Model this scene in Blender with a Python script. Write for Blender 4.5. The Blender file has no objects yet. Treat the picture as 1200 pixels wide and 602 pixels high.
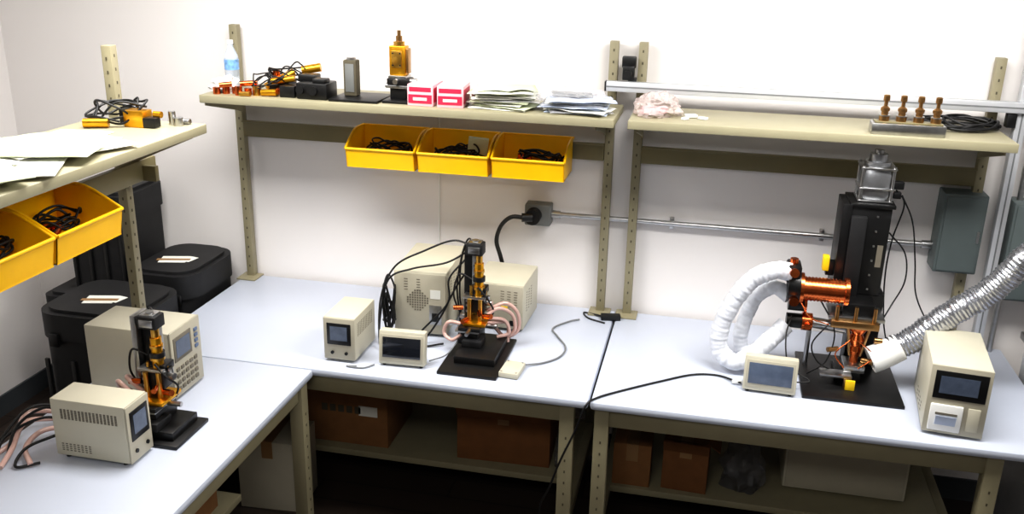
import bpy, bmesh, math, random
from mathutils import Vector, Matrix, Euler, noise
random.seed(7)
scene=bpy.context.scene
COL=scene.collection
# ------------------------------------------------------------------ materials
def mat(name,col,rough=.5,metal=0.,var=.06,scale=12.,bump=0.,alpha=1.,trans=0.,emit=None,es=1.,coat=0.):
    m=bpy.data.materials.new(name);m.use_nodes=True
    nt=m.node_tree;b=nt.nodes['Principled BSDF']
    b.inputs['Roughness'].default_value=rough;b.inputs['Metallic'].default_value=metal
    b.inputs['Alpha'].default_value=alpha
    b.inputs['Transmission Weight'].default_value=trans
    b.inputs['Coat Weight'].default_value=coat
    tc=nt.nodes.new('ShaderNodeTexCoord');n=nt.nodes.new('ShaderNodeTexNoise')
    n.inputs['Scale'].default_value=scale;n.inputs['Detail'].default_value=4
    nt.links.new(tc.outputs['Object'],n.inputs['Vector'])
    r=nt.nodes.new('ShaderNodeValToRGB')
    c0=[max(0,c*(1-var)) for c in col];c1=[min(1,c*(1+var)) for c in col]
    r.color_ramp.elements[0].position=.3;r.color_ramp.elements[1].position=.7
    r.color_ramp.elements[0].color=(*c0,1);r.color_ramp.elements[1].color=(*c1,1)
    nt.links.new(n.outputs['Fac'],r.inputs['Fac']);nt.links.new(r.outputs['Color'],b.inputs['Base Color'])
    if bump>0:
        bp=nt.nodes.new('ShaderNodeBump');bp.inputs['Strength'].default_value=bump;bp.inputs['Distance'].default_value=.004
        nt.links.new(n.outputs['Fac'],bp.inputs['Height']);nt.links.new(bp.outputs['Normal'],b.inputs['Normal'])
    if emit:
        b.inputs['Emission Color'].default_value=(*emit,1);b.inputs['Emission Strength'].default_value=es
    return m
def S(r,g,b):
    f=lambda c:((c/255+.055)/1.055)**2.4 if c>10 else c/255/12.92
    return (f(r),f(g),f(b))
M=dict(
 wall=mat('wall_paint',S(232,228,226),.75,var=.012,scale=2,bump=.03),
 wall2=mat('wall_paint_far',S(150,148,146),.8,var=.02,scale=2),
 ceil=mat('ceiling_tile',S(200,200,200),.9),
 base=mat('baseboard_vinyl',S(70,74,78),.6),
 top=mat('bench_laminate',S(191,197,211),.36,var=.012,scale=3),
 frame=mat('frame_beige',S(140,133,108),.45,var=.04),
 shelf=mat('shelf_beige',S(156,150,124),.42,var=.03),
 beam=mat('beam_olive',S(114,106,76),.45,var=.05),
 hole=mat('hole_dark',S(84,78,62),.8),
 yellow=mat('bin_yellow',S(252,194,6),.36,var=.03),
 case=mat('instrument_beige',S(197,192,173),.45,var=.02),
 case2=mat('instrument_trim',S(178,172,154),.5,var=.03),
 vent=mat('vent_dark',S(112,106,94),.7),
 screen=mat('screen_glass',S(30,33,40),.12,var=.1,coat=.5),
 screen2=mat('screen_lcd',S(84,94,112),.2,var=.15,scale=30),
 black=mat('black_anodised',S(17,17,18),.4,var=.2),
 blackm=mat('black_matte',S(22,22,24),.6,var=.25,bump=.2),
 rubber=mat('black_rubber',S(14,14,15),.5,var=.1),
 steel=mat('brushed_steel',S(186,186,186),.3,1.,var=.1,scale=40),
 msteel=mat('machined_aluminium',S(178,180,184),.3,.9,var=.08,scale=30),
 alu=mat('aluminium',S(214,216,220),.42,.45,var=.04),
 gold=mat('gold_plate',S(220,172,84),.28,1.,var=.08,scale=40),
 copper=mat('copper_bright',S(216,116,66),.25,1.,var=.15,scale=30),
 brass=mat('brass',S(176,138,92),.32,1.,var=.1,scale=30),
 goldp=mat('gold_anodised',S(228,166,44),.3,.9,var=.08,scale=30),
 pink=mat('pink_tubing',S(206,170,160),.35,var=.08,coat=.3),
 hose=mat('hose_sleeve',S(222,225,232),.4,var=.12,scale=38,bump=.8),
 duct=mat('foil_duct',S(190,192,198),.26,.88,var=.2,scale=60,bump=.8),
 white=mat('white_plastic',S(235,235,232),.4,var=.02),
 paper=mat('paper_white',S(226,226,218),.8,var=.02),
 paperg=mat('paper_cream',S(206,212,182),.8,var=.02),
 paperb=mat('paper_blue',S(200,211,232),.7,var=.02),
 red=mat('print_red',S(196,40,74),.5),
 pinkb=mat('box_pink',S(232,186,194),.5,var=.03),
 card=mat('cardboard',S(134,94,56),.85,var=.08,scale=20),
 card2=mat('cardboard_dark',S(124,82,46),.85,var=.08,scale=20),
 tape=mat('packing_tape',S(150,116,78),.4,var=.03),
 lblY=mat('label_yellow',S(245,205,30),.5,var=.02),
 greyc=mat('grey_cable',S(120,122,124),.5),
 grey=mat('electrical_grey',S(112,114,112),.5),
 teal=mat('breaker_box_grey',S(98,108,108),.5,var=.04),
 blue=mat('button_blue',S(96,112,140),.4),
 bag=mat('clear_plastic',S(225,225,230),.2,var=.05,scale=30,alpha=.3,coat=.5),
 bagd=mat('clear_plastic_bag_grey',S(120,120,124),.3,var=.2,scale=30,alpha=.35,coat=.3),  # darker grey variant of the clear plastic, for the lower-shelf bags
 bagp=mat('pink_plastic_bag',S(226,210,206),.22,var=.1,scale=30,alpha=.42,coat=.5),
 bagblue=mat('blue_plastic',S(90,130,160),.4,var=.1),
 water=mat('water_bottle_plastic',S(215,225,238),.08,var=.04,alpha=.5,coat=.5),
 lblB=mat('bottle_label',S(120,165,215),.4,var=.4,scale=60),
 light=mat('lamp_diffuser',(1,1,1),.5,emit=(1,.98,.95),es=5),
)
mf=bpy.data.materials.new('floor_vinyl');mf.use_nodes=True
nt=mf.node_tree;b=nt.nodes['Principled BSDF'];tc=nt.nodes.new('ShaderNodeTexCoord')
br=nt.nodes.new('ShaderNodeTexBrick');br.inputs['Scale'].default_value=1.;br.inputs['Brick Width'].default_value=1.2;br.inputs['Row Height'].default_value=.15
br.inputs['Color1'].default_value=(*S(46,38,34),1);br.inputs['Color2'].default_value=(*S(60,50,44),1);br.inputs['Mortar'].default_value=(*S(26,22,20),1);br.inputs['Mortar Size'].default_value=.004
nt.links.new(tc.outputs['Object'],br.inputs['Vector']);nt.links.new(br.outputs['Color'],b.inputs['Base Color']);b.inputs['Roughness'].default_value=.5
M['floor']=mf
# ------------------------------------------------------------------ mesh helpers
def mesh_obj(name,bm,m,parent=None,smooth=True,ang=35):
    me=bpy.data.meshes.new(name);bmesh.ops.recalc_face_normals(bm,faces=bm.faces)
    bm.to_mesh(me);bm.free()
    if smooth:
        for p in me.polygons:p.use_smooth=True
        me.set_sharp_from_angle(angle=math.radians(ang))
    me.materials.append(M[m] if isinstance(m,str) else m)
    o=bpy.data.objects.new(name,me);COL.objects.link(o)
    if parent:o.parent=parent
    return o
def bm_box(bm,c,s,rot=None,bev=0):
    r=bmesh.ops.create_cube(bm,size=1);vs=r['verts']
    mt=Matrix.Translation(c)@(Euler(rot).to_matrix().to_4x4() if rot else Matrix())@Matrix.Diagonal((*s,1))
    bmesh.ops.transform(bm,matrix=mt,verts=vs)
    if bev>0:
        es=set(e for v in vs for e in v.link_edges)
        bmesh.ops.bevel(bm,geom=list(es),offset=min(bev,min(s)*.45),segments=2,affect='EDGES',profile=.5)
def bm_cyl(bm,p0,p1,r,r2=None,seg=24):
    p0=Vector(p0);p1=Vector(p1);d=p1-p0
    if r2 is None:r2=r
    q=d.to_track_quat('Z','Y').to_matrix().to_4x4()
    bmesh.ops.create_cone(bm,cap_ends=True,segments=seg,radius1=r,radius2=r2,depth=d.length,matrix=Matrix.Translation((p0+p1)/2)@q)
def catmull(pts,n=8):
    P=[Vector(p) for p in pts];P=[2*P[0]-P[1]]+P+[2*P[-1]-P[-2]];o=[]
    for i in range(1,len(P)-2):
        a,b_,c,d=P[i-1:i+3]
        for k in range(n):
            t=k/n
            o.append(.5*((2*b_)+(c-a)*t+(2*a-5*b_+4*c-d)*t*t+(3*b_-a-3*c+d)*t**3))
    o.append(P[-2]);return o
def bm_tube(bm,pts,r,seg=8,n=8,rf=None,cap=True):
    C=catmull(pts,n) if n>1 else [Vector(p) for p in pts]
    rings=[];up=Vector((.13,.2,1)).normalized();L=0
    for i,p in enumerate(C):
        t=(C[min(i+1,len(C)-1)]-C[max(i-1,0)]).normalized()
        u=up-t*up.dot(t)
        if u.length<1e-3:u=t.orthogonal()
        u.normalize();w=t.cross(u);up=u
        if i:L+=(p-C[i-1]).length
        rr=rf(i,L) if rf else r
        rings.append([bm.verts.new(p+(u*math.cos(a)+w*math.sin(a))*rr) for a in [2*math.pi*k/seg for k in range(seg)]])
    for i in range(len(rings)-1):
        for k in range(seg):
            bm.faces.new((rings[i][k],rings[i][(k+1)%seg],rings[i+1][(k+1)%seg],rings[i+1][k]))
    if cap:
        bm.faces.new(rings[0]);bm.faces.new(rings[-1])
class Ob:
    def __init__(s,name,loc=(0,0,0),rz=0.):
        s.e=bpy.data.objects.new(name,None);s.e.empty_display_size=.05;COL.objects.link(s.e)
        s.e.location=loc;s.e.rotation_euler=(0,0,math.radians(rz))
    def box(s,name,c,sz,m,bev=.002,rot=None):
        bm=bmesh.new();bm_box(bm,c,sz,rot,bev);return mesh_obj(name,bm,m,s.e)
    def b2(s,name,x,y,z,m,bev=.002):
        return s.box(name,((x[0]+x[1])/2,(y[0]+y[1])/2,(z[0]+z[1])/2),(x[1]-x[0],y[1]-y[0],z[1]-z[0]),m,bev)
    def boxes(s,name,L,m,bev=0):
        bm=bmesh.new()
        for it in L:bm_box(bm,it[0],it[1],it[2] if len(it)>2 else None,bev)
        return mesh_obj(name,bm,m,s.e)
    def cyl(s,name,p0,p1,r,m,r2=None,seg=28):
        bm=bmesh.new();bm_cyl(bm,p0,p1,r,r2,seg);return mesh_obj(name,bm,m,s.e)
    def cyls(s,name,L,m,seg=16):
        bm=bmesh.new()
        for it in L:bm_cyl(bm,it[0],it[1],it[2],it[3] if len(it)>3 else None,seg)
        return mesh_obj(name,bm,m,s.e)
    def tube(s,name,pts,r,m,n=8,seg=8,rf=None):
        bm=bmesh.new();bm_tube(bm,pts,r,seg,n,rf);return mesh_obj(name,bm,m,s.e,ang=60)
    def tubes(s,name,L,r,m,n=8,seg=8):
        bm=bmesh.new()
        for p in L:bm_tube(bm,p,r,seg,n)
        return mesh_obj(name,bm,m,s.e,ang=60)
    def lathe(s,name,c,prof,m,seg=32):
        bm=bmesh.new();rings=[]
        for r,z in prof:
            rings.append([bm.verts.new((c[0]+r*math.cos(2*math.pi*k/seg),c[1]+r*math.sin(2*math.pi*k/seg),c[2]+z)) for k in range(seg)])
        for i in range(len(rings)-1):
            for k in range(seg):bm.faces.new((rings[i][k],rings[i][(k+1)%seg],rings[i+1][(k+1)%seg],rings[i+1][k]))
        bm.faces.new(rings[0]);bm.faces.new(rings[-1]);return mesh_obj(name,bm,m,s.e)
    def prism(s,name,pts,axis,a0,a1,m,bev=0):
        bm=bmesh.new()
        def P(p,a):
            return {'X':(a,p[0],p[1]),'Y':(p[0],a,p[1]),'Z':(p[0],p[1],a)}[axis]
        A=[bm.verts.new(P(p,a0)) for p in pts];B=[bm.verts.new(P(p,a1)) for p in pts];n=len(pts)
        bm.faces.new(A);bm.faces.new(B)
        for i in range(n):bm.faces.new((A[i],A[(i+1)%n],B[(i+1)%n],B[i]))
        if bev:bmesh.ops.bevel(bm,geom=list(bm.edges),offset=bev,segments=2,affect='EDGES',profile=.5)
        return mesh_obj(name,bm,m,s.e)
    def blob(s,name,c,sz,m,seed=0,amp=.35,fr=2.2,sub=4,ang=25):
        bm=bmesh.new();bmesh.ops.create_icosphere(bm,subdivisions=sub,radius=1)
        for v in bm.verts:
            q=v.co.copy();k=1+amp*noise.noise(q*fr+Vector((seed*7.1,seed,3)))+amp*.5*noise.noise(q*fr*2.7+Vector((seed,5,seed*3)))
            z=max(q.z*k,-.5)
            v.co=Vector((c[0]+q.x*k*sz[0]/2,c[1]+q.y*k*sz[1]/2,c[2]+(z+.5)*sz[2]/1.5))
        return mesh_obj(name,bm,m,s.e,ang=ang)
def coil_pts(c,rx,ry,z,turns,seed,jit=.3,dz=.01):
    R=random.Random(seed);o=[]
    for i in range(int(turns*7)):
        a=i/7*2*math.pi+R.uniform(-.2,.2);k=1-R.uniform(0,jit)
        o.append((c[0]+rx*k*math.cos(a),c[1]+ry*k*math.sin(a),c[2]+z+abs(R.uniform(0,dz))))
    return o
# ------------------------------------------------------------------ room
FZ=-.78;CZ=2.05
def room(name,c,s,m):
    bm=bmesh.new();bm_box(bm,c,s);return mesh_obj(name,bm,m,None,False)
room('floor',(1.7,-2.6,FZ-.05),(6.4,6.8,.1),'floor')
room('ceiling',(1.7,-2.6,CZ+.05),(6.4,6.8,.1),'ceil')
room('wall_back',(1.7,.17,.635),(6.4,.1,2.83),'wall')
room('wall_left',(-1.33,-2.6,.635),(.1,6.8,2.83),'wall')
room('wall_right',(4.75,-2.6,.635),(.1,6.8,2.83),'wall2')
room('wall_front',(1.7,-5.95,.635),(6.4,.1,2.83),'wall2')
room('baseboard_back',(1.7,.113,FZ+.055),(5.96,.012,.11),'base')
room('baseboard_left',(-1.273,-2.6,FZ+.055),(.012,5.4,.11),'base')
o=Ob('wall_cord');o.tube('cord',[(1.0,.113,.97),(1.002,.113,.6),(1.0,.113,.3),(1.005,.11,.0)],.003,'white')
# ------------------------------------------------------------------ benches
def holes(ob,name,x,y,z0,z1,face='-y',step=.05):
    L=[];z=z0
    while z<z1:
        if face=='-y':L.append(((x,y,z),(.006,.0015,.011)))
        else:L.append(((x,y,z),(.0015,.006,.011)))
        z+=step
    ob.boxes(name,L,'hole')
def bench(x0,x1,legx,shelfx,px):
    w=Ob('workbench')
    w.b2('worktop',(x0,x1),(-.85,.10),(-.035,0),'top',.012)
    w.b2('apron_front',(legx[0],legx[1]),(-.815,-.785),(-.115,-.035),'frame')
    w.b2('apron_back',(legx[0],legx[1]),(.03,.06),(-.115,-.035),'frame')
    for i,lx in enumerate(legx):
        for j,ly in enumerate((-.80,.05)):
            w.b2('leg_%d_%d'%(i,j),(lx-.028,lx+.028),(ly-.028,ly+.028),(FZ+.03,-.035),'frame')
            w.cyl('foot_%d_%d'%(i,j),(lx,ly,FZ),(lx,ly,FZ+.04),.022,'steel')
            if j==0:holes(w,'slots_%d'%i,lx,ly-.0285,FZ+.1,-.14)
        w.b2('side_rail_%d'%i,(lx-.02,lx+.02),(-.80,.05),(-.1,-.04),'frame')
        w.b2('low_rail_%d'%i,(lx-.02,lx+.02),(-.80,.05),(-.63,-.57),'frame')
    w.b2('lower_shelf',(legx[0]+.02,legx[1]-.02),(-.5,.05),(-.60,-.57),'frame')
    w=Ob('overhead_shelf')
    for i,x in enumerate(px):
        w.b2('post_%d'%i,(x-.019,x+.019),(.055,.095),(0,1.247),'frame')
        holes(w,'post_slots_%d'%i,x,.0545,.06,1.24)
        w.b2('post_foot_%d'%i,(x-.05,x+.05),(.0,.1),(0,.008),'frame')
        dx=.02 if i==0 else -.02
        w.prism('bracket_%d'%i,[(.06,.945),(-.27,.945),(-.27,.925),(.0,.86),(.06,.84)],'X',x-.004+dx,x+.004+dx,'frame')
    w.b2('upper_shelf',(shelfx[0],shelfx[1]),(-.32,.052),(.945,.98),'shelf',.004)
    w.b2('hanging_rail',(px[0]+.02,px[1]-.02),(.05,.075),(.725,.80),'beam')
    w.b2('hanging_rail_lip',(px[0]+.02,px[1]-.02),(.035,.05),(.795,.803),'beam')
bench(-.02,1.872,(.03,1.79),(.04,1.855),(.02,1.80))
bench(1.88,3.56,(1.925,3.32),(1.91,3.345),(1.925,3.335))
w=Ob('workbench')
w.b2('worktop',(-.02,.76),(-2.9,-.853),(-.035,0),'top',.012)
for i,ly in enumerate((-.90,-2.8)):
    for j,lx in enumerate((.71,.03)):
        w.b2('leg_%d_%d'%(i,j),(lx-.028,lx+.028),(ly-.028,ly+.028),(FZ+.03,-.035),'frame')
        w.cyl('foot_%d_%d'%(i,j),(lx,ly,FZ),(lx,ly,FZ+.04),.022,'steel')
    w.b2('cross_rail_%d'%i,(.03,.71),(ly-.02,ly+.02),(-.115,-.04),'frame')
holes(w,'leg_slots',.7385,-.90,FZ+.1,-.14,'x')
w.b2('apron',(.695,.725),(-2.8,-.93),(-.115,-.035),'frame')
w.b2('lower_shelf',(.05,.45),(-2.78,-.95),(-.60,-.57),'frame')
w=Ob('overhead_shelf')
for i,y in enumerate((-.872,-2.7)):
    w.b2('post_%d'%i,(-.005,.035),(y-.02,y+.02),(0,1.247),'frame')
    holes(w,'post_slots_%d'%i,.0355,y,.06,1.24,'x');holes(w,'post_slots_b%d'%i,.015,y-.0205,.06,.9)
holes(w,'post_slots_top',.015,-.8925,1.0,1.24)
w.b2('upper_shelf',(-.05,.405),(-2.7,-.895),(.945,.98),'shelf',.004)
w.prism('bracket',[(.0,.945),(.34,.945),(.34,.92),(.06,.80),(.0,.72)],'Y',-.9,-.892,'frame')
w.b2('hanging_rail',(.09,.115),(-2.68,-.80),(.74,.82),'beam')
w.b2('rail_arm',(.0,.17),(-.893,-.87),(.74,.80),'beam')
w=Ob('aluminium_extrusion_rail')
w.b2('profile',(1.78,3.70),(-.02,.02),(1.045,1.087),'alu',.003)
w.b2('groove_front',(1.781,3.699),(-.0212,-.0195),(1.063,1.069),'greyc',0)
w.b2('groove_top',(1.781,3.699),(-.003,.003),(1.0865,1.0876),'greyc',0)
w.b2('end_cap',(1.775,1.785),(-.02,.02),(1.045,1.087),'black')
w=Ob('rail_clamp');w.b2('jaw',(1.845,1.895),(.015,.05),(1.09,1.15),'black',.004);w.b2('arm',(1.87,1.905),(.02,.055),(1.05,1.10),'black');w.cyl('knob',(1.87,-.02,1.12),(1.87,.02,1.12),.016,'rubber');w.b2('back',(1.84,1.90),(.02,.05),(1.14,1.19),'black',.006)
w=Ob('aluminium_extrusion_post');w.b2('profile',(3.41,3.45),(-.0,.04),(0,2.0),'alu',.003);w.b2('groove',(3.427,3.433),(-.0012,.001),(.01,1.99),'greyc',0)
w.b2('angle_bracket',(3.375,3.41),(-.01,.03),(.985,1.04),'black',.003);w.cyl('rod',(3.5,.06,0),(3.5,.06,1.3),.012,'steel')
# ------------------------------------------------------------------ bins
def bin_(loc,rz,fill,W=.315,D=.235,H=.15,hf=.085):
    w=Ob('storage_bin',loc,rz);t=.004
    for i,sx in enumerate((-W/2,W/2-t)):
        w.prism('side_%d'%i,[(0,0),(0,H),(-.12,H-.004),(-D,hf),(-D+.015,0)],'X',sx,sx+t,'yellow')
        cx=sx+t/2+( -.003 if i==0 else .003)
        w.tube('side_rim_%d'%i,[(cx,0,H),(cx,-.12,H-.003),(cx,-D,hf)],.0055,'yellow',n=4)
    w.b2('base',(-W/2,W/2),(-D+.014,0),(0,t),'yellow',0)
    w.b2('back',(-W/2,W/2),(-t,0),(0,H),'yellow',0)
    w.prism('front',[(-D+.015,0),(-D,hf),(-D+t,hf),(-D+.015+t,0)],'X',-W/2,W/2,'yellow')
    w.tube('front_rim',[(-W/2,-D,hf),(0,-D,hf),(W/2,-D,hf)],.0065,'yellow',n=3)
    w.tube('back_rim',[(-W/2,-.002,H),(0,-.002,H),(W/2,-.002,H)],.005,'yellow',n=3)
    w.b2('hanger',(-W/2+.05,W/2-.05),(-.002,.012),(H-.02,H),'yellow')
    R=random.Random(fill)
    w.tube('cable_coil',coil_pts((R.uniform(-.03,.03),-.11,.01),.11,.07,.03,3.5,fill,.3,.06),.0045,'rubber')
    w.tube('cable_coil_2',coil_pts((.02,-.12,.01),.10,.06,.05,2,fill+9,.3,.05),.004,'rubber')
    if fill%3==0:w.cyls('fittings',[((-.05,-.13,.02),(-.05,-.13,.09),.014),((-.02,-.12,.01),(-.02,-.12,.08),.017),((-.08,-.15,.03),(-.03,-.16,.08),.012)],'copper')
    if fill%3==1:
        w.box('envelope',(.07,-.06,.075),(.09,.02,.13),'paperg',.003,(.3,.1,.2))
    if fill%3==2:w.cyls('fittings',[((.05,-.12,.01),(.09,-.12,.03),.014)],'brass')
    return w
for i,x in enumerate((.82,1.152,1.485)):bin_((x,.034,.675),0,11+i*2)
bin_((.12,-1.56,.70),90,12,.32,.25,.16,.09);bin_((.12,-1.895,.70),90,15,.32,.25,.16,.09)
# ------------------------------------------------------------------ instruments
def feet(w,W,D,h=.012):
    w.cyls('feet',[((sx*(W/2-.02),sy*(D/2-.03),0),(sx*(W/2-.02),sy*(D/2-.03),h),.009) for sx in(-1,1) for sy in(-1,1)],'rubber')
def vents(w,name,face,W,D,H,rows,cols,z0,z1,u0,u1,m='vent',sz=(.016,.003)):
    L=[]
    for r in range(rows):
        for c in range(cols):
            u=u0+(u1-u0)*(c+.5)/cols;z=z0+(z1-z0)*(r+.5)/rows
            if face=='-y':L.append(((u,-D/2-.0003,z),(sz[0],.0012,sz[1])))
            if face=='+x':L.append(((W/2+.0003,u,z),(.0012,sz[0],sz[1])))
            if face=='-x':L.append(((-W/2-.0003,u,z),(.0012,sz[0],sz[1])))
    w.boxes(name,L,m)
def shell(w,W,D,H):
    w.box('housing',(0,0,H/2+.006),(W,D,H-.012),'case',.005);feet(w,W,D)
def temp_controller(loc,rz,W,D,H):
    w=Ob('temperature_controller',loc,rz);shell(w,W,D,H)
    w.b2('front_bezel',(-W/2+.001,W/2-.001),(-D/2-.006,-D/2),(.012,H-.003),'case2',.003)
    w.b2('screen_bezel',(-W*.38,W*.38),(-D/2-.009,-D/2-.005),(H*.40,H*.88),'black',.002)
    w.b2('screen',(-W*.27,W*.27),(-D/2-.0105,-D/2-.008),(H*.5,H*.81),'screen2',0)
    w.cyls('buttons',[((dx,-D/2-.011,H*.22),(dx,-D/2-.005,H*.22),.007) for dx in(-.03,.03)],'black')
    vents(w,'side_vents_r','+x',W,D,H,9,12,H*.55,H*.85,-D*.4,D*.35,sz=(.004,.004))
    vents(w,'side_vents_l','-x',W,D,H,8,16,H*.68,H*.85,-D*.40,D*.38,sz=(.008,.0035))
    vents(w,'side_vents_low','-x',W,D,H,4,8,H*.14,H*.28,-D*.0,D*.42,sz=(.008,.0035))
    return w
temp_controller((.355,-1.62,0),90,.125,.27,.218)
temp_controller((.838,-.645,0),0,.135,.23,.195)
w=Ob('function_controller',(.205,-1.138,0),90);W,D,H=.20,.345,.272;shell(w,W,D,H)
w.b2('front_frame',(-W/2,W/2),(-D/2-.008,-D/2),(.01,H),'case2',.003)
w.b2('display_bezel',(-W*.42,W*.16),(-D/2-.011,-D/2-.006),(H*.55,H*.9),'vent',.001)
w.b2('display_glass',(-W*.36,W*.10),(-D/2-.012,-D/2-.010),(H*.6,H*.85),'screen2',.0)
w.boxes('keypad',[((-.07+c*.03,-D/2-.010,.04+r*.026),(.02,.005,.014)) for r in range(4) for c in range(5)],'vent',.001)
w.boxes('keypad_side',[((.065,-D/2-.010,.16+r*.022),(.022,.005,.013)) for r in range(4)],'blue',.001)
w.b2('warning_label',(.02,.06),(-.12,-.07),(H-.0065,H-.0052),'lblY',0)
w=Ob('circulating_chiller',(1.065,-.235,0),3);W,D,H=.235,.38,.30;shell(w,W,D,H)
w.b2('front_panel',(-W/2+.004,W/2-.004),(-D/2-.005,-D/2),(.02,H-.01),'case2',.003)
vents(w,'upper_slots','-y',W,D+.01,H,5,2,H*.70,H*.9,-.09,.02)
L=[]
for r in range(9):
    for c in range(9):
        u=-.045+c*.011;z=.125+r*.011
        if (c-4)**2+(r-4)**2<18:L.append(((u-.01,-D/2-.0055,z),(.007,.0014,.007)))
w.boxes('fan_grille',L,'vent')
w.b2('socket_plate',(.04,.095),(-D/2-.0075,-D/2-.004),(.06,.15),'steel',.002);w.b2('socket',(.052,.083),(-D/2-.010,-D/2-.007),(.075,.115),'black',.002)
w.b2('rating_label',(.045,.09),(-D/2-.0068,-D/2-.0048),(.18,.22),'paper',0)
vents(w,'side_vents','+x',W,D,H,8,4,H*.5,H*.85,-D*.35,D*.2)
w=Ob('power_supply_unit',(1.385,-.135,0),-2);W,D,H=.24,.28,.222;shell(w,W,D,H)
w.b2('front_panel',(-W/2+.004,W/2-.004),(-D/2-.005,-D/2),(.015,H-.006),'case2',.003)
vents(w,'front_slots','-y',W,D+.01,H,8,3,H*.45,H*.88,.01,.10);vents(w,'side_slots','+x',W,D,H,8,3,H*.35,H*.8,-D*.35,D*.1)
w.b2('warning_label',(-.03,.03),(-.12,-.07),(H-.0065,H-.0052),'lblY',0)
w.b2('front_label',(.02,.05),(-D/2-.0065,-D/2-.0048),(.10,.12),'lblY',0)
w.b2('switch',(.06,.09),(-D/2-.009,-D/2-.004),(.03,.055),'black',.002)
def display(loc,rz,W,H,lcd):
    w=Ob('touch_display',loc,rz)
    w.box('housing',(0,0,H/2+.008),(W,.045,H),'case',.006,(-.12,0,0))
    w.box('bezel',(0,-.0235,H/2+.010),(W*.92,.004,H*.8),'case2',.002,(-.12,0,0))
    w.box('screen',(0,-.0265,H/2+.014),(W*.82,.003,H*.60),'screen2' if lcd else 'screen',.001,(-.12,0,0))
    w.box('stand',(0,.03,.025),(W*.5,.05,.05),'case2',.006)
    w.cyls('feet',[((sx*W*.4,sy,0),(sx*W*.4,sy,.008),.007) for sx in(-1,1) for sy in(-.01,.035)],'rubber')
display((1.095,-.72,0),3,.192,.142,0);display((2.545,-.585,0),-3,.20,.14,1)
w=Ob('printing_controller',(3.19,-.60,0),-6);W,D,H=.20,.36,.272;shell(w,W,D,H)
w.b2('front_bezel',(-W/2,W/2),(-D/2-.008,-D/2),(.01,H),'case2',.003)
w.b2('screen_bezel',(-W*.42,W*.44),(-D/2-.011,-D/2-.006),(H*.54,H*.93),'black',.002)
w.b2('screen',(-W*.33,W*.30),(-D/2-.0125,-D/2-.010),(H*.62,H*.86),'screen2',0)
w.b2('printer',(-W*.42,W*.12),(-D/2-.016,-D/2-.006),(H*.08,H*.46),'white',.005)
w.b2('paper_slot',(-W*.33,W*.03),(-D/2-.018,-D/2-.015),(H*.32,H*.35),'vent',0)
w.box('paper_strip',(-W*.15,-D/2-.024,H*.25),(W*.34,.001,.04),'paperb',0,(.25,0,0))
w.b2('side_controls',(W*.2,W*.4),(-D/2-.011,-D/2-.006),(H*.12,H*.45),'case',.002)
w.b2('top_slot',(-.025,.02),(-.09,.05),(H-.0065,H-.004),'blue',0)
w.b2('warning_label',(-.09,-.045),(.11,.16),(H-.0065,H-.0048),'lblY',0)
vents(w,'side_vents','-x',W,D,H,3,4,H*.12,H*.28,-.1,.08)
w=Ob('cable_junction_box',(1.54,-.68,0),-4);w.box('housing',(0,0,.014),(.08,.12,.024),'case',.004);w.cyls('screws',[((sx*.03,sy*.05,.02),(sx*.03,sy*.05,.028),.004) for sx in(-1,1) for sy in(-1,1)],'steel')
w.tube('cable',[(.03,.06,.012),(.1,.12,.006),(.15,.2,.006),(.15,.3,.006),(.09,.40,.006),(.05,.48,.006),(.1,.58,.006),(.14,.62,.006)],.004,'greyc')
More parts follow.
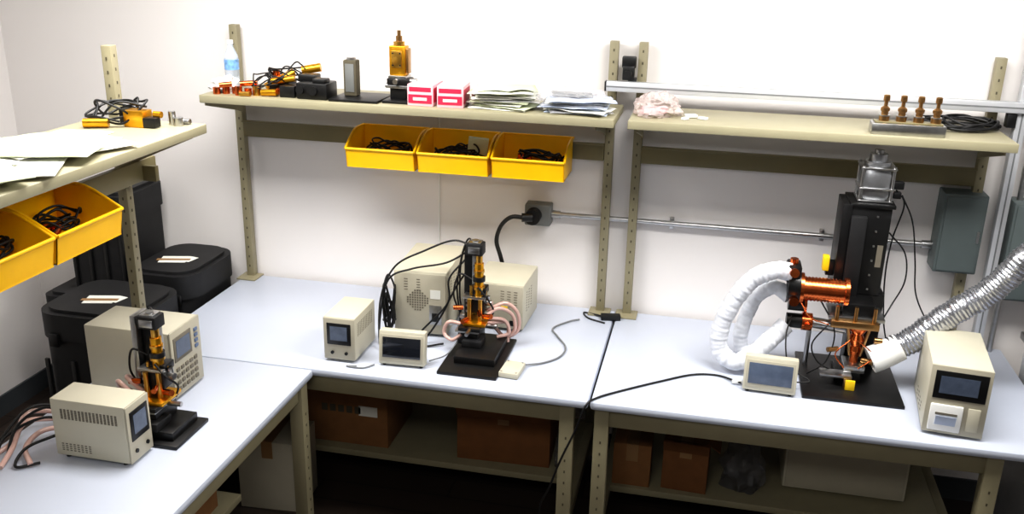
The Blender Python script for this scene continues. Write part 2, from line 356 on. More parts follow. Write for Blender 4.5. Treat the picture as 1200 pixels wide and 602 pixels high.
# ------------------------------------------------------------------ stages
def small_stage(name,loc,rz,H,bx,by):
    w=Ob(name,loc,rz)
    w.b2('base_plate',bx,by,(0,.014),'black',.003)
    w.b2('base_block',(max(-.04,bx[0]+.02),bx[1]-.03),(max(-.22,by[0]+.03),.04),(.014,.045),'black',.003)
    w.b2('stage_foot',(-.055,.03),(-.10,.03),(.045,.10),'black',.003)
    w.b2('foot_block_2',(-.03,.05),(-.13,-.04),(.045,.075),'blackm',.003)
    w.b2('stage_lower',(-.065,.035),(-.11,.02),(.10,.112),'steel',.002)
    w.b2('stage_upper',(-.05,.045),(-.12,.03),(.112,.128),'black',.003)
    w.b2('stage_top',(-.035,.06),(-.10,.02),(.128,.142),'goldp',.003)
    w.cyls('micrometers',[((.05,-.05,.12),(.10,-.05,.12),.009),((-.11,-.03,.106),(-.065,-.03,.106),.009),((0,-.17,.12),(0,-.12,.12),.008)],'steel')
    w.b2('column_plate',(-.055,-.02),(.0,.045),(.045,H*.92),'black',.002)
    w.b2('column_rail',(-.02,.004),(-.005,.03),(.14,H*.9),'steel',.002)
    w.boxes('rail_bolts',[((-.008,-.006,z),(.008,.004,.008)) for z in (H*.45,H*.55,H*.65,H*.75,H*.85)],'black')
    w.b2('carriage',(-.04,.045),(-.055,.0),(.17,.235),'black',.003)
    w.b2('clamp',(-.045,.05),(-.065,-.01),(.235,.247),'steel',.002)
    w.cyl('cold_head',(.018,-.035,.247),(.018,-.035,H*.80),.019,'goldp')
    w.cyl('cold_head_neck',(.018,-.035,H*.80),(.018,-.035,H*.88),.014,'gold')
    w.cyls('cold_head_collars',[((.018,-.035,.275),(.018,-.035,.288),.025),((.018,-.035,H*.72),(.018,-.035,H*.74),.023)],'gold')
    w.cyl('black_collar',(.018,-.035,H*.64),(.018,-.035,H*.68),.026,'black')
    w.b2('clamp_block',(-.02,.05),(-.05,.01),(H*.52,H*.58),'black',.003)
    w.cyls('gold_rods',[((.045,-.03,.25),(.045,-.03,H*.55),.006),((-.012,-.05,.25),(-.012,-.05,H*.6),.006),((.03,-.06,.142),(.03,-.06,.235),.009),((-.015,-.065,.142),(-.015,-.065,.235),.009)],'gold')
    w.b2('motor',(-.035,.035),(-.055,.005),(H*.87,H*.975),'blackm',.005)
    w.boxes('motor_face',[((.0,-.056,H*.92),(.05,.004,H*.06)),((0,-.025,H*.98),(.05,.05,.006))],'steel',.002)
    w.cyl('motor_cap',(.0,-.028,H*.98),(.0,-.028,H),.014,'steel')
    w.cyls('copper_fittings',[((.04,-.05,.16),(.08,-.07,.17),.011),((-.045,-.05,.19),(-.085,-.06,.19),.010),((.03,-.08,.19),(.04,-.11,.19),.009),((-.02,-.09,.155),(-.03,-.12,.155),.011)],'copper')
    w.cyls('steel_fittings',[((.05,-.02,.2),(.05,-.02,.24),.012),((.045,-.03,.215),(.075,-.035,.215),.012),((-.06,-.04,.15),(-.04,-.04,.15),.012)],'steel')
    w.boxes('bolts',[((dx,-.058,z),(.008,.006,.008)) for dx in(-.028,.033) for z in(.18,.205,.225)],'steel')
    w.tubes('cables',[[(-.02,.03,H*.9),(-.05,.05,H*.95),(-.08,.06,H*.8),(-.10,.05,H*.5),(-.09,.06,.1),(-.10,.08,.01)],
        [(.0,.0,H*.92),(-.04,-.02,H*.95),(-.07,.0,H*.75),(-.08,.02,H*.45),(-.08,.04,.15),(-.10,.09,.01)],
        [(-.01,-.05,H*.66),(-.06,-.06,H*.7),(-.09,-.04,H*.5),(-.07,-.02,.16),(-.06,.0,.14)],
        [(.02,-.06,H*.6),(.06,-.06,H*.5),(.08,-.03,.18),(.05,.0,.12)]],.0038,'rubber')
    return w
s1=small_stage('cryogenic_microscope_stage',(.445,-1.40,0),0,.445,(-.045,.13),(-.15,.06))
s1.tubes('coolant_tubes',[[(-.04,-.05,.15),(-.09,-.06,.20),(-.12,.0,.17),(-.10,.05,.10),(-.05,.04,.08),(-.03,-.03,.11)],[(-.05,-.06,.13),(-.10,-.05,.15),(-.12,.02,.10),(-.07,.05,.06)],[(-.05,-.08,.14),(-.12,-.07,.19),(-.14,-.02,.12),(-.09,.0,.05)]],.008,'pink')
s1.b2('side_plate',(-.078,-.058),(-.03,.05),(.05,.42),'steel',.003)
s2=small_stage('cryogenic_microscope_stage',(1.335,-.46,0),0,.485,(-.085,.16),(-.31,.08))
s2.tubes('coolant_tubes',[[(.05,-.05,.16),(.10,-.02,.19),(.15,.02,.15),(.16,.03,.08),(.12,.03,.04),(.08,.02,.08),(.06,-.02,.13)],[(.05,-.03,.18),(.12,.02,.20),(.17,.04,.15),(.17,.05,.07),(.12,.04,.03)],[(-.05,-.06,.12),(-.10,-.08,.13),(-.12,-.08,.08),(-.08,-.1,.06),(-.04,-.1,.09)],[(.06,-.04,.15),(.12,.0,.13),(.14,.01,.07),(.09,.0,.05)],[(.05,-.05,.13),(.10,.0,.12),(.13,.03,.10),(.13,.03,.02)]],.008,'pink')
w=Ob('instrument_cables')
w.tubes('cables',[[(1.31,-.44,.44),(1.22,-.42,.45),(1.10,-.44,.40),(.98,-.47,.33),(.93,-.52,.2),(.95,-.6,.03),(1.0,-.65,.006),(1.02,-.67,.006)],
 [(1.30,-.42,.42),(1.20,-.45,.36),(1.06,-.48,.33),(.96,-.5,.28),(.92,-.50,.12),(.93,-.55,.006),(.97,-.6,.006)],
 [(1.28,-.44,.38),(1.22,-.48,.30),(1.22,-.5,.2),(1.12,-.52,.08),(1.06,-.56,.01),(1.1,-.64,.006)],
 [(1.30,-.43,.35),(1.24,-.46,.25),(1.18,-.48,.12),(1.1,-.5,.01),(1.0,-.52,.006)],
 [(.93,-.48,.18),(.92,-.46,.22),(.94,-.445,.28),(.97,-.45,.2),(.94,-.47,.1),(.98,-.5,.006),(1.1,-.55,.006),(1.2,-.5,.01)]],.0042,'rubber')
w.tube('coil',coil_pts((.95,-.48,.0),.03,.025,.05,6,77,.3,.2),.004,'rubber')
w.tubes('thin_cables',[[(.92,-.79,.005),(.88,-.8,.005),(.95,-.80,.005),(.985,-.76,.006)],[(1.2,-.7,.02),(1.25,-.62,.02),(1.28,-.55,.06),(1.3,-.5,.11)]],.003,'greyc')
# ------------------------------------------------------------------ large stage
w=Ob('cryogenic_probe_station')
w.b2('base_plate',(2.67,3.045),(-.61,-.19),(0,.014),'black',.003)
w.b2('rear_column',(2.85,2.97),(-.30,-.20),(.014,.34),'black',.003)
w.b2('tower_body',(2.80,2.95),(-.30,-.14),(.33,.695),'black',.004)
w.b2('tower_face',(2.765,2.80),(-.315,-.15),(.31,.705),'black',.003)
w.b2('tower_rail',(2.80,2.86),(-.325,-.30),(.31,.66),'blackm',.003)
w.boxes('tower_screws',[((2.90,-.3012,z),(.008,.003,.008)) for z in (.36,.42,.48,.54,.6,.66)],'steel',.001)
w.boxes('tower_labels',[((2.925,-.3012,.50),(.022,.002,.09))],'vent')
w.b2('tower_cap',(2.79,2.96),(-.31,-.13),(.695,.71),'black',.003)
w.b2('motor_body',(2.825,2.94),(-.28,-.17),(.71,.85),'msteel',.03)
w.boxes('motor_plates',[((2.8825,-.225,z),(.132,.125,.008)) for z in (.716,.765,.845)],'steel',.003)
w.cyls('motor_bolts',[((2.8825+sx*.057,-.225+sy*.053,.715),(2.8825+sx*.057,-.225+sy*.053,.855),.006) for sx in(-1,1) for sy in(-1,1)],'steel')
w.cyls('motor_cap',[((2.8825,-.225,.85),(2.8825,-.225,.866),.05),((2.8825,-.225,.866),(2.8825,-.225,.895),.034)],'msteel',28)
w.cyl('motor_boss',(2.8825,-.225,.895),(2.8825,-.225,.91),.018,'steel')
w.boxes('motor_connector',[((2.965,-.25,.78),(.04,.03,.03)),((2.965,-.25,.74),(.03,.03,.025))],'black',.003)
w.b2('support_arm',(2.80,2.92),(-.42,-.29),(.285,.335),'black',.004)
w.b2('support_arm_plate',(2.75,2.96),(-.44,-.30),(.272,.287),'steel',.002)
w.cyl('heater_coil',(2.645,-.40,.375),(2.80,-.40,.375),.046,'copper')
w.cyls('coil_ribs',[((2.65+i*.013,-.40,.375),(2.655+i*.013,-.40,.375),.0485) for i in range(11)],'copper',28)
w.cyls('coil_flanges',[((2.632,-.40,.375),(2.645,-.40,.375),.062),((2.80,-.40,.375),(2.815,-.40,.375),.056)],'copper',28)
w.cyl('head_block',(2.585,-.40,.385),(2.632,-.40,.385),.055,'black')
w.b2('head_cover',(2.575,2.63),(-.44,-.34),(.40,.475),'black',.01)
w.cyls('head_copper',[((2.60,-.44,.45),(2.60,-.48,.46),.018),((2.61,-.45,.34),(2.61,-.475,.34),.018),((2.60,-.40,.475),(2.60,-.40,.495),.016)],'copper')
w.cyls('lower_head',[((2.60,-.36,.30),(2.66,-.36,.30),.035),((2.60,-.36,.22),(2.68,-.36,.22),.03)],'black')
w.cyls('lower_copper',[((2.66,-.36,.22),(2.70,-.36,.22),.036),((2.66,-.36,.30),(2.67,-.36,.30),.042),((2.68,-.42,.22),(2.68,-.36,.22),.012)],'copper',24)
w.cyl('lower_tube',(2.70,-.36,.22),(2.83,-.39,.22),.022,'steel')
w.b2('gold_bridge',(2.76,2.94),(-.46,-.35),(.245,.272),'brass',.003)
w.cyls('bridge_posts',[((x,-.44,.272),(x,-.44,.33),.008) for x in(2.78,2.85,2.92)],'brass')
w.lathe('cold_finger',(2.87,-.41,.09),[(.016,0),(.016,.03),(.024,.05),(.018,.07),(.03,.10),(.022,.12),(.036,.145),(.036,.155)],'copper')
w.cyls('copper_legs',[((2.83,-.43,.24),(2.85,-.42,.12),.006),((2.91,-.43,.24),(2.89,-.42,.12),.006)],'brass')
w.b2('sample_block',(2.83,2.91),(-.46,-.36),(.06,.09),'steel',.004)
w.b2('sample_foot',(2.80,2.90),(-.45,-.34),(.014,.06),'black',.004)
w.b2('stage_plate',(2.74,2.86),(-.50,-.44),(.05,.062),'steel',.002)
w.b2('warning_tag',(2.835,2.87),(-.525,-.515),(.0145,.055),'lblY',.001)
w.b2('tag_stem',(2.83,2.86),(-.515,-.49),(.014,.05),'brass',.002)
w.cyls('small_fittings',[((2.93,-.44,.2),(2.96,-.44,.2),.012),((2.76,-.46,.15),(2.8,-.44,.15),.01),((2.94,-.43,.1),(2.90,-.41,.1),.012)],'brass')
w.b2('yellow_guard',(2.72,2.745),(-.30,-.26),(.42,.48),'lblY',.004)
w.b2('guard_mount',(2.735,2.77),(-.29,-.26),(.4,.46),'black',.002)
w.cyl('vertical_tube',(2.70,-.31,.014),(2.70,-.31,.22),.01,'steel')
w.tubes('wires',[[(2.83,-.32,.33),(2.76,-.44,.26),(2.70,-.46,.17),(2.73,-.45,.09),(2.80,-.44,.05)],[(2.62,-.38,.25),(2.60,-.44,.18),(2.62,-.50,.08),(2.70,-.53,.04),(2.64,-.54,.03)],
 [(2.96,-.25,.76),(3.0,-.24,.70),(2.98,-.22,.55),(2.975,-.22,.4),(3.0,-.2,.2),(3.04,-.16,.06),(3.05,-.14,.006)],[(2.985,-.25,.74),(3.05,-.2,.62),(3.09,-.17,.45),(3.12,-.15,.3),(3.2,-.12,.16),(3.3,-.1,.05)],
 [(2.95,-.3,.6),(3.02,-.3,.52),(3.04,-.28,.4),(3.0,-.3,.3),(2.95,-.38,.24)],[(2.66,-.34,.4),(2.72,-.42,.33),(2.78,-.44,.22),(2.76,-.46,.1),(2.70,-.42,.02)]],.003,'rubber')
w.tubes('copper_wires',[[(2.87,-.46,.2),(2.93,-.48,.15),(2.88,-.48,.09)],[(2.84,-.46,.2),(2.79,-.47,.14),(2.83,-.46,.08)],[(2.64,-.44,.33),(2.68,-.47,.28),(2.75,-.47,.26)]],.0025,'copper')
w=Ob('insulated_hose')
def rf(r):return lambda i,L:r*(1+.022*math.sin(L*190)+.035*math.sin(L*61+1)+.02*math.sin(L*317))
w.tube('hose_outer',[(2.59,-.41,.44),(2.53,-.42,.445),(2.45,-.42,.40),(2.385,-.42,.30),(2.345,-.42,.18),(2.35,-.43,.09),(2.41,-.45,.05),(2.48,-.44,.085),(2.55,-.40,.15),(2.60,-.37,.20)],.037,'hose',n=28,seg=18,rf=rf(.036))
w.tube('hose_inner',[(2.60,-.38,.33),(2.54,-.35,.35),(2.48,-.33,.30),(2.45,-.32,.22),(2.43,-.33,.12),(2.45,-.34,.055),(2.52,-.34,.08),(2.60,-.33,.16)],.032,'hose',n=28,seg=18,rf=rf(.030))
w=Ob('foil_duct_hose')
w.tube('duct',[(3.00,-.43,.165),(3.06,-.42,.20),(3.13,-.41,.265),(3.22,-.40,.345),(3.30,-.40,.41),(3.36,-.41,.49),(3.42,-.42,.59),(3.52,-.40,.68),(3.7,-.2,.75)],.045,'duct',n=26,seg=22,rf=lambda i,L:.049*(1+.05*math.sin(L*420)+.04*math.sin(L*90)))
bm=bmesh.new()
bm_tube(bm,[(2.925,-.45,.12),(2.955,-.445,.135),(2.99,-.437,.155),(3.03,-.43,.18)],.05,24,5,rf=lambda i,L:.054-.01*L,cap=False)
o=mesh_obj('nozzle_sleeve',bm,'white',w.e);sm=o.modifiers.new('solid','SOLIDIFY');sm.thickness=.004
# ------------------------------------------------------------------ wall electrics
w=Ob('power_outlet');w.b2('box',(1.43,1.55),(.045,.12),(.40,.50),'grey',.006);w.cyl('plug',(1.475,-.005,.452),(1.475,.045,.452),.036,'rubber');w.cyl('plug_neck',(1.475,.0,.452),(1.43,-.015,.452),.02,'rubber')
w.tube('power_cable',[(1.44,-.012,.452),(1.38,-.015,.45),(1.33,.0,.40),(1.305,.02,.32),(1.32,.04,.24),(1.35,.05,.12),(1.36,.06,.03)],.010,'rubber')
w=Ob('electrical_conduit');w.cyl('pipe',(1.55,.09,.45),(3.20,.09,.45),.012,'steel');w.cyls('couplings',[((1.55,.09,.45),(1.59,.09,.45),.018),((3.16,.09,.45),(3.2,.09,.45),.018)],'steel');w.boxes('straps',[((x,.105,.45),(.02,.03,.05)) for x in(2.1,2.75)],'steel',.002)
w=Ob('electrical_panel');w.b2('cabinet',(3.20,3.37),(.0,.12),(.36,.70),'teal',.006);w.b2('door',(3.21,3.36),(-.008,.0),(.37,.69),'teal',.003);w.b2('latch',(3.345,3.355),(-.014,-.006),(.5,.55),'steel')
w=Ob('electrical_panel');w.b2('cabinet',(3.47,3.80),(.0,.12),(.26,.68),'teal',.006);w.b2('door',(3.48,3.79),(-.008,.0),(.27,.67),'teal',.003);w.b2('latch',(3.49,3.5),(-.014,-.006),(.4,.46),'steel')
w=Ob('stainless_frame');w.b2('side_panel',(3.60,3.62),(-.75,-.05),(FZ,.10),'alu',.002);w.b2('upright',(3.585,3.625),(-.79,-.75),(FZ,.35),'alu',.003);w.b2('top_rail',(3.59,3.62),(-.75,.0),(.10,.13),'steel',.003)
w=Ob('power_adapter',(1.86,-.02,0),0);w.box('body',(.0,0,.012),(.09,.04,.024),'rubber',.004,(0,0,.2));w.tube('lead',[(-.04,.0,.012),(-.09,.03,.006),(-.13,.04,.004),(-.1,-.02,.004),(-.02,-.06,.004)],.004,'rubber')
w=Ob('display_cable');w.tube('cable',[(2.44,-.56,.012),(2.42,-.55,.012),(2.35,-.50,.005),(2.25,-.52,.005),(2.12,-.62,.005),(1.98,-.74,.005),(1.90,-.82,.005),(1.865,-.868,-.01),(1.83,-.875,-.12),(1.78,-.88,-.25),(1.74,-.88,-.38),(1.70,-.85,-.50),(1.70,-.82,-.70),(1.72,-.8,FZ+.01)],.0042,'rubber')
w.box('connector',(2.425,-.553,.012),(.04,.014,.014),'white',.003,(0,0,.2))
# ------------------------------------------------------------------ cases
def tub(x,y,z0,z1,r=.05,label=True):
    w=Ob('shipping_case',((x[0]+x[1])/2,(y[0]+y[1])/2,z0));W=x[1]-x[0];D=y[1]-y[0];H=z1-z0
    def rr(W,D,rad,n=6):
        o=[]
        for cx,cy,a0 in((W/2-rad,D/2-rad,0),(-W/2+rad,D/2-rad,90),(-W/2+rad,-D/2+rad,180),(W/2-rad,-D/2+rad,270)):
            for k in range(n+1):
                a=math.radians(a0+90*k/n);o.append((cx+rad*math.cos(a),cy+rad*math.sin(a)))
        return o
    w.prism('body',rr(W-.02,D-.02,r),'Z',0,H-.10,'blackm');w.prism('lid',rr(W,D,r+.01),'Z',H-.13,H-.015,'blackm')
    w.prism('lid_top',rr(W-.05,D-.05,r),'Z',H-.02,H,'blackm')
    w.boxes('latches',[((sx*W*.28,-D/2-.006,H-.13),(.045,.014,.06)) for sx in(-1,1)],'black',.004)
    w.boxes('ribs',[((sx*W*.4,-D/2+.006,H*.4),(.02,.012,H*.7)) for sx in(-1,-.33,.33,1)],'black',.003)
    if label:
        w.boxes('shipping_label',[((-.02,-.04,H+.0008),(.13,.09,.0016),(0,0,.25)),((.05,-.02,H+.0014),(.05,.07,.001),(0,0,-.2))],'paper')
        w.box('label_tape',(-.02,-.045,H+.0022),(.16,.025,.0008),'tape',0,(0,0,.25))
tub((-.93,-.43),(-.3,.08),FZ,-.05,.04,False);tub((-.76,-.43),(-.28,.08),-.05,.48,.04,False)
tub((-.40,-.05),(-.38,.08),FZ,.15,.10);tub((-.53,-.05),(-.85,-.42),FZ,.12,.10)
# ------------------------------------------------------------------ lower shelf goods
def carton(loc,rz,W,D,H,m='card',lab=False,openf=False):
    w=Ob('cardboard_box',loc,rz);w.box('body',(0,0,H/2),(W,D,H),m,.003)
    w.box('tape',(0,0,H+.0005),(.05,D,.001),'tape',0);w.box('tape_front',(0,-D/2-.0005,H-.04),(.05,.001,.08),'tape',0)
    if openf:
        w.box('flap_front',(0,-D/2-.02,H-.02),(W,.004,.07),m,0,(.5,0,0));w.box('flap_right',(W/2+.02,0,H-.015),(.06,D,.004),m,0,(0,.6,0))
    if lab:
        w.box('label',(W*.28,-D/2-.001,H*.42),(.09,.001,.05),'paper',0);w.boxes('print',[((-W*.22+i*.04,-D/2-.001,H*.42),(.028,.001,.035)) for i in range(5)],'hole',0)
carton((.71,-.27,-.57),0,.42,.36,.42,'card',True);carton((1.45,-.28,-.57),2,.42,.32,.27,'card2',False,True)
w=Ob('plastic_bag');w.blob('bag',(1.72,-.38,-.57),(.07,.12,.2),'bagd',4)
carton((2.03,-.40,-.57),0,.16,.16,.2,'card');carton((2.26,-.36,-.57),-3,.19,.22,.24,'card2',False,True)
w=Ob('plastic_bag');w.blob('bag',(2.50,-.34,-.57),(.18,.2,.22),'bagd',2)
w=Ob('instrument_enclosure',(2.92,-.18,-.57));w.box('body',(0,0,.17),(.5,.32,.32),'case',.006);w.box('front',(0,-.163,.17),(.48,.006,.3),'case2',.003);w.cyls('feet',[((x,y,0),(x,y,.012),.015) for x in(-.2,.2) for y in(-.12,.12)],'rubber')
carton((.25,-1.25,-.57),0,.3,.4,.28,'card');carton((.25,-1.75,-.57),0,.3,.35,.22,'card');carton((.46,-.63,FZ),4,.28,.22,.34,'case2')
w=Ob('blue_plastic_sheet');w.blob('sheet',(2.3,-.64,FZ),(.5,.2,.10),'bagblue',8)
# ------------------------------------------------------------------ items on back shelf
ZS=.98
w=Ob('water_bottle',(.088,-.10,ZS));w.lathe('bottle',(0,0,0),[(.028,0),(.032,.006),(.032,.05),(.030,.055),(.032,.06),(.032,.13),(.029,.15),(.013,.185),(.012,.20)],'water');w.lathe('label',(0,0,.085),[(.0326,0),(.0326,.045)],'lblB');w.cyl('cap',(0,0,.198),(0,0,.215),.014,'white')
w=Ob('crumpled_tissue');w.blob('tissue',(.105,-.20,ZS),(.13,.09,.065),'white',3,.5,2.5)
w=Ob('copper_fittings')
w.cyls('fittings',[((.10+.035*i,-.27+.02*(i%3),ZS+.0),(.10+.035*i,-.27+.02*(i%3),ZS+.03+.01*(i%2)),.016) for i in range(6)]+[((.12,-.28,ZS+.04),(.17,-.26,ZS+.045),.012),((.2,-.24,ZS+.045),(.27,-.22,ZS+.05),.012)],'copper')
w.cyls('gold_parts',[((.13,-.22,ZS),(.13,-.22,ZS+.045),.014),((.22,-.29,ZS+.01),(.27,-.29,ZS+.012),.01),((.28,-.25,ZS),(.28,-.25,ZS+.04),.017)],'gold')
w=Ob('cold_head_assembly')
w.cyls('gold_tubes',[((.30,-.2,ZS+.03),(.40,-.12,ZS+.09),.017),((.34,-.22,ZS+.06),(.44,-.2,ZS+.075),.014),((.44,-.12,ZS+.10),(.52,-.10,ZS+.115),.019),((.31,-.26,ZS+.015),(.38,-.26,ZS+.02),.015)],'goldp',20)
w.boxes('blocks',[((.36,-.16,ZS+.03),(.10,.09,.06)),((.43,-.23,ZS+.025),(.07,.07,.05))],'black',.004)
w.cyls('copper_parts',[((.37,-.21,ZS+.02),(.43,-.25,ZS+.03),.018),((.33,-.15,ZS+.06),(.33,-.15,ZS+.1),.016)],'copper')
w.tube('wires',coil_pts((.39,-.15,ZS),.12,.09,.04,4,5,.5,.09),.0035,'rubber');w.tube('wires_2',coil_pts((.32,-.2,ZS),.09,.07,.02,3,15,.4,.07),.003,'rubber')
w=Ob('black_optics_block');w.boxes('body',[((.55,-.22,ZS+.035),(.14,.12,.07)),((.50,-.18,ZS+.08),(.08,.07,.03)),((.58,-.24,ZS+.078),(.06,.06,.02))],'black',.006);w.cyls('knobs',[((.50,-.29,ZS+.04),(.50,-.275,ZS+.04),.018),((.56,-.295,ZS+.04),(.56,-.28,ZS+.04),.02)],'rubber')
w=Ob('mounting_post_stand');w.b2('base_plate',(.63,.85),(-.29,-.08),(ZS,ZS+.012),'black',.003);w.b2('post',(.665,.725),(-.2,-.15),(ZS+.012,ZS+.165),'hole',.006);w.b2('post_face',(.675,.715),(-.203,-.2),(ZS+.03,ZS+.15),'grey',.002);w.cyl('post_cap',(.695,-.175,ZS+.165),(.695,-.175,ZS+.175),.02,'steel')
w=Ob('gold_probe_stage',(.915,-.17,ZS));w.b2('base',(-.055,.06),(-.09,.06),(0,.012),'black',.002);w.b2('lower_block',(-.035,.035),(-.04,.03),(.012,.06),'black',.003);w.b2('stage',(-.05,.05),(-.055,.035),(.06,.072),'steel',.002)
w.b2('stage_black',(-.045,.05),(-.05,.03),(.072,.10),'black',.003);w.b2('clamp_plate',(-.04,.04),(-.045,.025),(.10,.112),'steel',.002)
w.cyls('knobs',[((.05,-.02,.088),(.078,-.02,.088),.013),((-.06,-.02,.066),(-.05,-.02,.066),.011),((.0,-.05,.09),(.0,-.075,.09),.011)],'steel')
w.b2('gold_body',(-.038,.034),(-.035,.02),(.112,.235),'goldp',.004);w.b2('side_rail',(.034,.046),(-.03,.01),(.12,.225),'brass',.002);w.boxes('front_plate',[((-.004,-.036,.18),(.045,.004,.07))],'gold',.001)
w.boxes('screws',[((dx,-.0385,z),(.006,.003,.006)) for dx in(-.02,.012) for z in(.155,.205)],'black')
w.cyl('gold_cap',(0,-.01,.235),(0,-.01,.252),.024,'gold');w.cyl('connector',(0,-.01,.252),(0,-.01,.275),.014,'brass');w.cyl('tip',(0,-.01,.275),(0,-.01,.298),.008,'brass')
def redbox(x,rz):
    w=Ob('component_box',(x,-.2,ZS),rz);w.box('carton',(0,0,.045),(.112,.15,.09),'pinkb',.003)
    w.boxes('print',[((0,-.0757,.030),(.102,.002,.036)),((.0,-.0757,.070),(.095,.002,.018))],'red');w.boxes('print_side',[((.0565,0,.045),(.002,.13,.06))],'red')
    w.boxes('print_text',[((0,-.0772,.030),(.06,.001,.012))],'paper')
    w.boxes('top_label',[((0,.01,.0905),(.08,.09,.001))],'paper')
redbox(1.035,0);redbox(1.16,4)
def stack(name,L):
    w=Ob(name)
    for i,(c,s,r,m) in enumerate(L):
        bm=bmesh.new();bmesh.ops.create_grid(bm,x_segments=14,y_segments=10,size=.5)
        for v in bm.verts:
            q=v.co.copy();v.co=Vector((q.x*s[0],q.y*s[1],0));v.co.rotate(Euler((0,0,r)));v.co+=Vector(c);v.co.z+=abs(noise.noise(Vector((q.x*2+i*9,q.y*2,i))))*s[2]
        o=mesh_obj('sheet_%d'%i,bm,m,w.e,ang=60);sm=o.modifiers.new('s','SOLIDIFY');sm.thickness=.0025;sm.offset=1
    return w
R=random.Random(3);L=[]
for i in range(10):
    L.append(((1.38+R.uniform(-.03,.04),-.18+R.uniform(-.02,.02),ZS+.001+i*.0085),(.25,.18,.014),R.uniform(-.35,.35),['paper','paperg','paper','paperg','bag','paper'][i%6]))
stack('document_stack',L)
L=[]
for i in range(9):
    L.append(((1.68+R.uniform(-.03,.03),-.19+R.uniform(-.02,.02),ZS+.001+i*.0065),(.26,.17,.016),R.uniform(-.3,.3),['paperb','bag','paper','paperb'][i%4]))
w=stack('bagged_documents',L);w.blob('plastic_sleeve',(1.67,-.19,ZS+.04),(.28,.17,.06),'bag',12,.3,2,5);w.box('dark_insert',(1.66,-.17,ZS+.069),(.17,.10,.006),'grey',.002,(0,.03,.2))
w=Ob('plastic_bag');w.blob('bag',(2.01,-.15,ZS),(.18,.18,.09),'bagp',21,.35,2.0,5);w.boxes('contents',[((1.98,-.17,ZS+.02),(.07,.06,.03)),((2.03,-.14,ZS+.02),(.05,.05,.03))],'pinkb',.01)
w=Ob('small_plastic_parts');w.boxes('parts',[((2.15,-.17,ZS+.008),(.05,.03,.012),(0,0,.4)),((2.20,-.2,ZS+.006),(.04,.02,.01),(0,0,-.5)),((2.13,-.23,ZS+.006),(.03,.02,.01),(0,0,1.))],'white',.003)
w=Ob('fitting_rack');w.b2('bar',(2.83,3.095),(-.29,-.215),(ZS,ZS+.042),'steel',.003);w.b2('bar_top',(2.84,3.085),(-.28,-.225),(ZS+.042,ZS+.048),'beam',.002)
FX=[2.875+.062*i for i in range(4)]
for i,x in enumerate(FX):w.lathe('fitting_%d'%i,(x,-.252,ZS+.048),[(.019,0),(.019,.018),(.013,.022),(.013,.034),(.017,.038),(.017,.048),(.007,.056),(.007,.072),(.012,.076),(.012,.094),(.008,.098)],'brass',20)
w.cyls('rings',[((x,-.252,ZS+.066),(x,-.252,ZS+.070),.0205) for x in FX],'steel')
w=Ob('cable_bundle');w.tube('cable_a',coil_pts((3.18,-.08,ZS),.16,.08,.01,4,31,.3,.03),.006,'rubber');w.tube('cable_b',coil_pts((3.22,-.06,ZS),.10,.06,.015,2,33,.3,.03),.005,'rubber')
# left shelf
w=Ob('probe_assembly');w.tube('wires',coil_pts((.11,-1.0,ZS),.12,.09,.01,5,41,.5,.09),.004,'rubber')
w.boxes('gold_block',[((.20,-1.01,ZS+.03),(.08,.06,.06))],'goldp',.003);w.boxes('black_block',[((.15,-.98,ZS+.03),(.06,.05,.055)),((.26,-1.02,ZS+.02),(.05,.04,.035))],'black',.003)
w.cyls('gold_tube',[((.04,-1.1,ZS+.018),(.12,-1.07,ZS+.018),.017),((.26,-1.0,ZS+.045),(.29,-1.0,ZS+.045),.012)],'goldp',20)
w=Ob('steel_fittings');w.cyls('parts',[((.30,-.95,ZS),(.30,-.95,ZS+.05),.013),((.33,-.96,ZS),(.33,-.96,ZS+.03),.018),((.28,-.93,ZS+.01),(.36,-.93,ZS+.012),.01)],'steel')
L=[]
for i in range(20):
    L.append(((.17+.09*((i%3)-1)+R.uniform(-.02,.02),-1.30-.05*i+R.uniform(-.02,.02),ZS+.001+(i%6)*.005),(.20,.27,.004),R.uniform(-.5,.5)+1.5*(i%2),['paper','paperg','paper','paperg'][i%4]))
stack('document_stack',L)
w=Ob('coolant_tubing');w.tubes('tubes',[[(.22,-1.5,.10),(.17,-1.48,.06),(.08,-1.5,.03),(.04,-1.6,.06),(.08,-1.72,.03),(.1,-1.8,.012)],[(.21,-1.46,.06),(.14,-1.45,.03),(.02,-1.55,.07),(.05,-1.68,.03),(.02,-1.8,.012)],[(.2,-1.5,.012),(.1,-1.58,.03),(.1,-1.68,.02),(.18,-1.76,.012)]],.009,'pink')
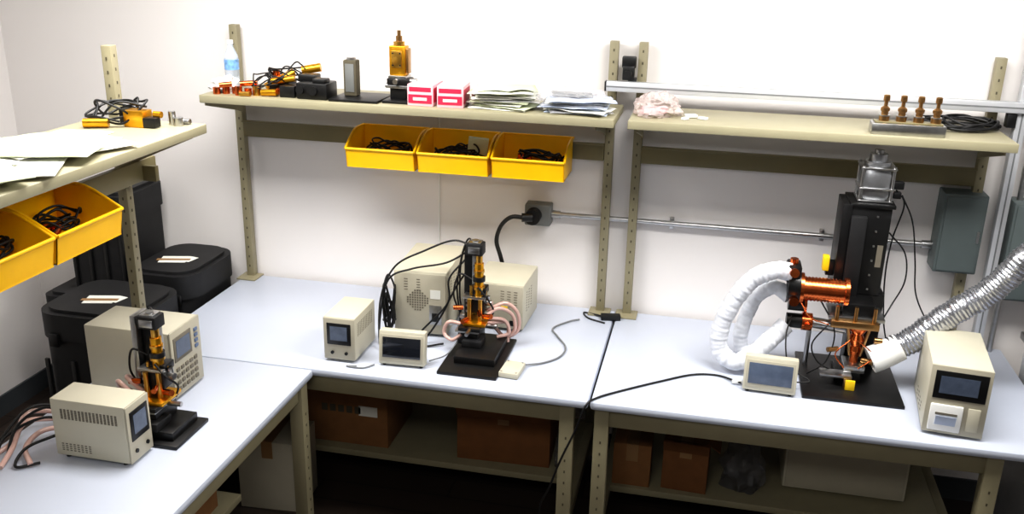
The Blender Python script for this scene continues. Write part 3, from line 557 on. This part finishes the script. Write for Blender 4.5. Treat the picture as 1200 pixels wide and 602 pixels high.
w.tubes('cables',[[(.21,-1.55,.05),(.12,-1.6,.09),(.03,-1.68,.05),(.06,-1.78,.01)],[(.2,-1.44,.02),(.1,-1.5,.08),(.04,-1.58,.1),(.0,-1.7,.02)],[(.21,-1.6,.12),(.14,-1.62,.14),(.06,-1.66,.08),(.08,-1.75,.01)],[(.19,-1.62,.05),(.12,-1.7,.03),(.14,-1.78,.01),(.2,-1.74,.01)]],.005,'rubber')
# ------------------------------------------------------------------ lights
def troffer(x,y,sx,sy,P,col=(1,.98,.95)):
    w=Ob('ceiling_light',(x,y,CZ));w.box('frame',(0,0,-.01),(sx+.06,sy+.06,.02),'white',.003);w.box('diffuser',(0,0,-.022),(sx,sy,.004),'light',0)
    l=bpy.data.lights.new('ceiling_lamp','AREA');l.shape='RECTANGLE';l.size=sx;l.size_y=sy;l.energy=P;l.color=col
    lo=bpy.data.objects.new('lamp',l);lo.location=(0,0,-.035);COL.objects.link(lo);lo.parent=w.e
troffer(.55,-1.15,1.4,.6,46);troffer(2.85,-1.15,1.4,.6,45);troffer(1.8,-3.7,1.2,.6,20)
wd=bpy.data.worlds.new('World');scene.world=wd;wd.use_nodes=True;wd.node_tree.nodes['Background'].inputs[0].default_value=(.5,.5,.5,1);wd.node_tree.nodes['Background'].inputs[1].default_value=.05
# ------------------------------------------------------------------ camera
yaw,pit,rol,f=-0.2096,-0.3312,0.0220,1092.956
F=Vector((math.sin(yaw)*math.cos(pit),math.cos(yaw)*math.cos(pit),math.sin(pit)))
Rv=Vector((math.cos(yaw),-math.sin(yaw),0));U=Rv.cross(F)
R2=Rv*math.cos(rol)+U*math.sin(rol);U2=-Rv*math.sin(rol)+U*math.cos(rol)
cam=bpy.data.cameras.new('Camera');co=bpy.data.objects.new('Camera',cam);COL.objects.link(co)
cam.sensor_width=36;cam.lens=f/1200*36;cam.clip_start=.05
mw=Matrix((R2,U2,-F)).transposed().to_4x4();mw.translation=Vector((2.2376,-4.0089,1.6624));co.matrix_world=mw
scene.camera=co
bpy.context.view_layer.update()
for o in list(scene.objects):
    if o.parent is None:o.location.z+=.78
scene.view_settings.view_transform='Standard'
try:scene.view_settings.look='Medium High Contrast'
except Exception as e:
    print('LOOK',e)
scene.view_settings.exposure=0
